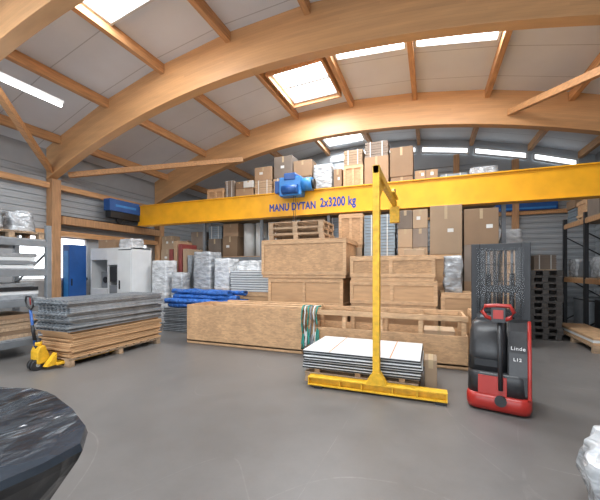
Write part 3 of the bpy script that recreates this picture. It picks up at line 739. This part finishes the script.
# ------------------------------------------------------------------ C-hook lifting frame
e = empty('lifting_frame', (-.66, 4.45, 0), 'tall yellow steel C-hook lifting frame on the floor', 'lifting frame')
b = MB(); b.box((-.95, -.07, .03), (.86, .07, .05), YELD).box((-.95, -.012, .05), (.86, .012, .13), YELD).box((-.95, -.07, .13), (.86, .07, .15), YELD)
for x in (-.95, -.5, -.2, .2, .5, .84): b.box((x, -.065, .05), (x+.02, .065, .13), YELD)
b.build('base_beam', e, bevel=.003)
for x in (-.85, .72): MB().box((x, -.09, 0), (x+.12, .09, .03), DARK).build('foot', e)
MB().box((-.045, -.055, .15), (.045, .055, 3.03), YELD).build('post', e, bevel=.006)
MB().prism([(-.14, .15), (.14, .15), (.047, .30), (-.047, .30)], -.07, .07, YELD).build('gusset', e, bevel=.004)
a_ = MB().box((-.04, -.055, 2.92), (.04, 2.5, 3.03), YELD).prism([(.06, 2.55), (.7, 2.92), (.06, 2.92)], -.015, .015, YELD, 'x').build('upper_arm', e, bevel=.005)
MB().box((-.08, 1.6, 3.03), (.08, 2.3, 3.06), YELD).prism([(1.9, 3.03), (2.45, 3.03), (2.3, 3.2), (2.05, 3.2)], -.02, .02, YELD, 'x').cyl((-.04, 2.18, 3.15), (.04, 2.18, 3.15), .07, DARK, 18).build('suspension_eye', a_)
MB().box((-.09, 2.35, 2.6), (.09, 2.5, 2.92), YELD).build('end_bracket', a_, bevel=.005)
for x in (-.60, .30): MB().box((x-.05, .07, .03), (x+.05, 1.05, .09), YELD).build('fork_tine', e, bevel=.006)

pallet(-1.74, -.14, 4.6, 5.65, 0, 'wide wooden pallet under white panels')
for i, x in enumerate((-1.55, -.95, -.35)):
    tag(MB().box((-.04, -.5, 0), (.04, .5, .06), BATT).build('timber_spacer', loc=(x, 5.12, .144), bevel=.003), 'timber spacer under the white panels', 'timber', 'panel spacers')
for j in range(7):
    b = MB(); b.box((-.82, -.55, 0), (.82, .55, .034), WHITE)
    b.box((-.825, -.555, .003), (.825, -.55, .024), DARK).box((-.825, -.55, .003), (-.82, .55, .024), DARK).box((.82, -.55, .003), (.825, .55, .024), DARK)
    tag(b.build('door_panel', loc=(-.93+R(-.02, .02), 5.13+R(-.02, .02), .204+j*.038), rz=R(-.01, .01), bevel=.003), 'flat white panel with grey edge in a stack', 'panel', 'white panels on a pallet')
for i in range(2):
    tag(MB().box((-.006, -.56, 0), (.006, .56, .003), STRAPO).build('tie_strap', loc=(-1.35+i*.85, 5.13, .468)), 'thin orange band across the panels', 'strap', 'panel straps')
carton(-.07, .09, 4.85, 5.2, 0, .42, CARDL, False, label='small upright tan box beside the panels')

# ------------------------------------------------------------------ stacker
def stacker(loc, rz):
    e = empty('pallet_stacker', loc, 'dark grey and red electric pallet stacker with black mast', 'forklift', rz)
    MB().loft(rings([(.03, -.315, .315, -.38, .12, .10), (.08, -.33, .33, -.40, .12, .12), (.17, -.33, .33, -.405, .12, .12), (.21, -.32, .32, -.38, .12, .12)]), RED).build('bumper', e)
    MB().loft(rings([(.21, -.32, .32, -.37, .13, .12), (.42, -.315, .315, -.35, .13, .12), (.46, -.30, .30, -.33, .13, .12)]), BLACKP).build('chassis', e)
    MB().loft(rings([(.46, -.31, .09, -.32, .13, .09), (.7, -.31, .09, -.29, .13, .09), (.90, -.305, .08, -.24, .13, .09), (1.0, -.29, .06, -.17, .13, .08), (1.04, -.25, .04, -.10, .13, .06)]), BLACKP).build('battery_hood', e)
    MB().box((-.24, -.335, .52), (0, -.315, .60), DARK).build('vent', e)
    prof = [(-.39, .21), (-.375, .45), (-.32, .75), (-.24, .96), (-.12, 1.06)]
    inner = [(-.10, 1.02), (-.20, .93), (-.285, .72), (-.34, .45), (-.355, .21)]
    MB().prism(prof+inner, .285, .322, RED, 'x').build('side_cover', e, bevel=.012)
    MB().prism([(-.35, .22), (-.335, .45), (-.28, .7), (-.19, .93), (-.09, 1.02), (.135, 1.04), (.135, .22)], .09, .315, BLACKP, 'x').build('control_housing', e, bevel=.02)
    MB().prism([(-.385, .21), (-.37, .42), (-.355, .42), (-.365, .21)], -.2, .09, RED, 'x').build('front_trim', e, bevel=.004)
    tl = MB().cyl((.03, -.40, .28), (.02, -.42, 1.08), .025, BLACKP).cyl((.03, -.36, .16), (.03, -.43, .16), .06, BLACKP).build('tiller', e)
    hp = [(-.02, -.44, 1.08), (-.11, -.46, 1.12), (-.15, -.47, 1.18), (-.12, -.46, 1.24), (0, -.46, 1.25), (.12, -.46, 1.25), (.16, -.47, 1.18), (.13, -.46, 1.12), (.05, -.44, 1.08)]
    MB().tube(hp, .022, RED, 10).build('handle', tl)
    MB().box((-.06, -.47, 1.06), (.08, -.41, 1.23), BLACKP).box((-.04, -.475, 1.1), (.06, -.47, 1.2), RED).build('handle_head', tl, bevel=.015)
    MB().box((-.24, -.08, 1.04), (.0, .1, 1.10), BLACKP).box((-.2, -.085, 1.06), (-.08, -.08, 1.09), GREYP).build('instrument_panel', e, bevel=.01)
    for s_ in (-1, 1):
        MB().box((s_*.275-.05, .135, .04), (s_*.275+.05, .32, 1.99), DARK).build('mast_upright', e, bevel=.006)
        MB().box((s_*.195-.03, .17, .1), (s_*.195+.03, .28, 1.95), BLACKP).build('inner_mast', e, bevel=.004)
        MB().box((s_*.23-.07, .36, .07), (s_*.23+.07, 1.15, .11), DARK).build('fork', e, bevel=.008)
        MB().box((s_*.23-.06, .32, .02), (s_*.23+.06, 1.12, .05), RED).build('support_leg', e)
        MB().cyl((s_*.23-.04, 1.0, .04), (s_*.23+.04, 1.0, .04), .04, BLACKP).build('load_wheel', e)
        MB().cyl((s_*.25-.03, -.2, .06), (s_*.25+.03, -.2, .06), .06, BLACKP).build('castor', e)
        MB().cyl((s_*.13, .22, .2), (s_*.13, .22, 1.6), .03, DARK).cyl((s_*.13, .22, 1.6), (s_*.13, .22, 1.9), .016, GREYP).build('lift_cylinder', e)
        MB().box((s_*.06-.016, .19, .3), (s_*.06+.016, .21, 1.9), DARK).build('lift_chain', e)
    MB().tube([(-.02, .18, 1.05), (-.03, .17, 1.5), (-.01, .17, 1.85), (.02, .18, 1.9), (.025, .18, 1.4), (.01, .18, 1.05)], .012, BLACKP).build('hydraulic_hose', e)
    for z in (.5, 1.05, 1.36, 1.90): MB().box((-.24, .16, z), (.24, .29, z+.09), DARK).build('mast_crossbar', e, bevel=.005)
    MB().box((-.27, .325, .12), (.27, .355, .6), DARK).build('fork_carriage', e)
    b = MB()
    b.box((-.26, .122, 1.06), (.26, .126, 1.93), CLEAR)
    for x in (-.27, .258): b.box((x, .12, 1.0), (x+.012, .132, 1.95), DARK)
    for z in (1.5, 1.72): b.box((-.258, .12, z), (.258, .13, z+.008), DARK)
    b.build('mast_guard', e)
    text('Linde', .058, TXTW, e, (.125, -.315, .74), bold=0.)
    text('L12', .05, TXTW, e, (.15, -.335, .62), bold=.001)
stacker((.80, 4.72, 0), math.radians(-12))

# ------------------------------------------------------------------ foreground wrapped loads
def lump(name, ctr, poly, specs, label, mats, seed, amp, smooth_it=3, fine=.35, N=80, smooth=True):
    P = [Vector(p) for p in poly]; per = []
    L = [(P[(i+1) % len(P)]-P[i]).length for i in range(len(P))]; tot = sum(L)
    for q in range(N):
        d = tot*q/N; i = 0
        while d > L[i]: d -= L[i]; i += 1
        per.append(P[i].lerp(P[(i+1) % len(P)], d/L[i]))
    for _ in range(smooth_it): per = [(per[i-1]+per[i]*2+per[(i+1) % N])/4 for i in range(N)]
    c = Vector(ctr); rg = []
    for z, s_ in specs:
        r = []
        for p in per:
            q = c+(p-c)*s_; v = Vector((q.x, q.y, z))
            if z > .02: v += noise.noise_vector(Vector((v.x*4+seed, v.y*4, v.z*5)))*amp + noise.noise_vector(Vector((v.x*13, v.y*13+seed, v.z*6)))*amp*fine
            r.append((v.x-c.x, v.y-c.y, v.z))
        rg.append(r)
    b = MB(); b.loft(rg, mats[0], smooth=smooth)
    k = b.mi(mats[1])
    zt = max(s_[0] for s_ in specs)
    for f in b.bm.faces:
        if f.calc_center_median().z > zt-.05: f.material_index = k
    return tag(b.build(name, loc=(c.x, c.y, 0)), label, 'wrapped goods')
def rc(x, d): return (.93*x-.3665*d, .3665*x+.93*d)
pol = [rc(*p) for p in ((-2.1, 2.08), (-1.62, 2.06), (-1.36, 1.9), (-.96, 1.50), (-.93, 1.40), (-1.15, .95), (-2.5, .9), (-2.8, 1.6))]
sp = [(0, .60), (.3, .68), (.6, .80), (.84, .985), (.885, 1.0), (.915, .985), (.917, .8), (.919, .6), (.920, .4), (.921, .2), (.922, .03)]
lump('wrapped_load', rc(-1.85, 1.45), pol, sp, 'flat-sided angular load in glossy black stretch film', (FOILB, FOILG), 3, .022, 0, .25, N=34, smooth=False)
c0 = rc(2.26, 2.05)
pol = [(c0[0]+.42*math.cos(a), c0[1]+.40*math.sin(a)) for a in [2*PI*i/12 for i in range(12)]]
sp = [(0, .8), (.12, .88), (.25, .94), (.34, .97), (.43, .95), (.50, .88), (.56, .74), (.6, .5), (.62, .3), (.63, .1)]
lump('wrapped_load', c0, pol, sp, 'rounded bundle in crumpled translucent film', (FOIL, FOILW), 9, .07, 2, .6)

# ------------------------------------------------------------------ lighting, camera
w = bpy.data.worlds.new('World'); scene.world = w; w.use_nodes = True
bg = w.node_tree.nodes['Background']; bg.inputs[0].default_value = (.75, .87, 1, 1); bg.inputs[1].default_value = 1.0
def area(name, loc, rot, sx, sy, p, col=(1, 1, 1)):
    l_ = bpy.data.lights.new(name, 'AREA'); l_.shape = 'RECTANGLE'; l_.size = sx; l_.size_y = sy; l_.energy = p; l_.color = col
    o = bpy.data.objects.new(name, l_); scene.collection.objects.link(o); o.location = loc; o.rotation_euler = rot
    return o
area('rear_fill_light', (-2.6, YF-.3, 2.3), (math.radians(103), 0, math.radians(6)), 9, 3.8, 560, (.90, .95, 1))  # added fill light behind the camera, just outside the assumed gate
for (x, y, p) in ((-3.1, 8.3, 150), (-1.3, 7.05, 140), (.5, 7.05, 120), (-1.3, .9, 170), (.5, .9, 130), (-6.7, .6, 180), (-4.9, 4.05, 110), (-3.1, 12.2, 130)):  # lamps nearest the camera sit under the added, unseen skylights
    area('skylight_and_fill_light', (x, y, cz(x)-.13), (0, 0, 0), 1.3, .8 if y == 4.05 else 1.1, p, (.92, .965, 1))

cam = bpy.data.cameras.new('camera'); co = bpy.data.objects.new('camera', cam); scene.collection.objects.link(co)
co.location = (0, 0, 1.65); co.rotation_euler = (PI/2, 0, math.radians(21.5))
cam.sensor_width = 36; cam.lens = 19.8; cam.shift_y = 20/600; cam.clip_start = .05
scene.camera = co
scene.view_settings.view_transform = 'Standard'
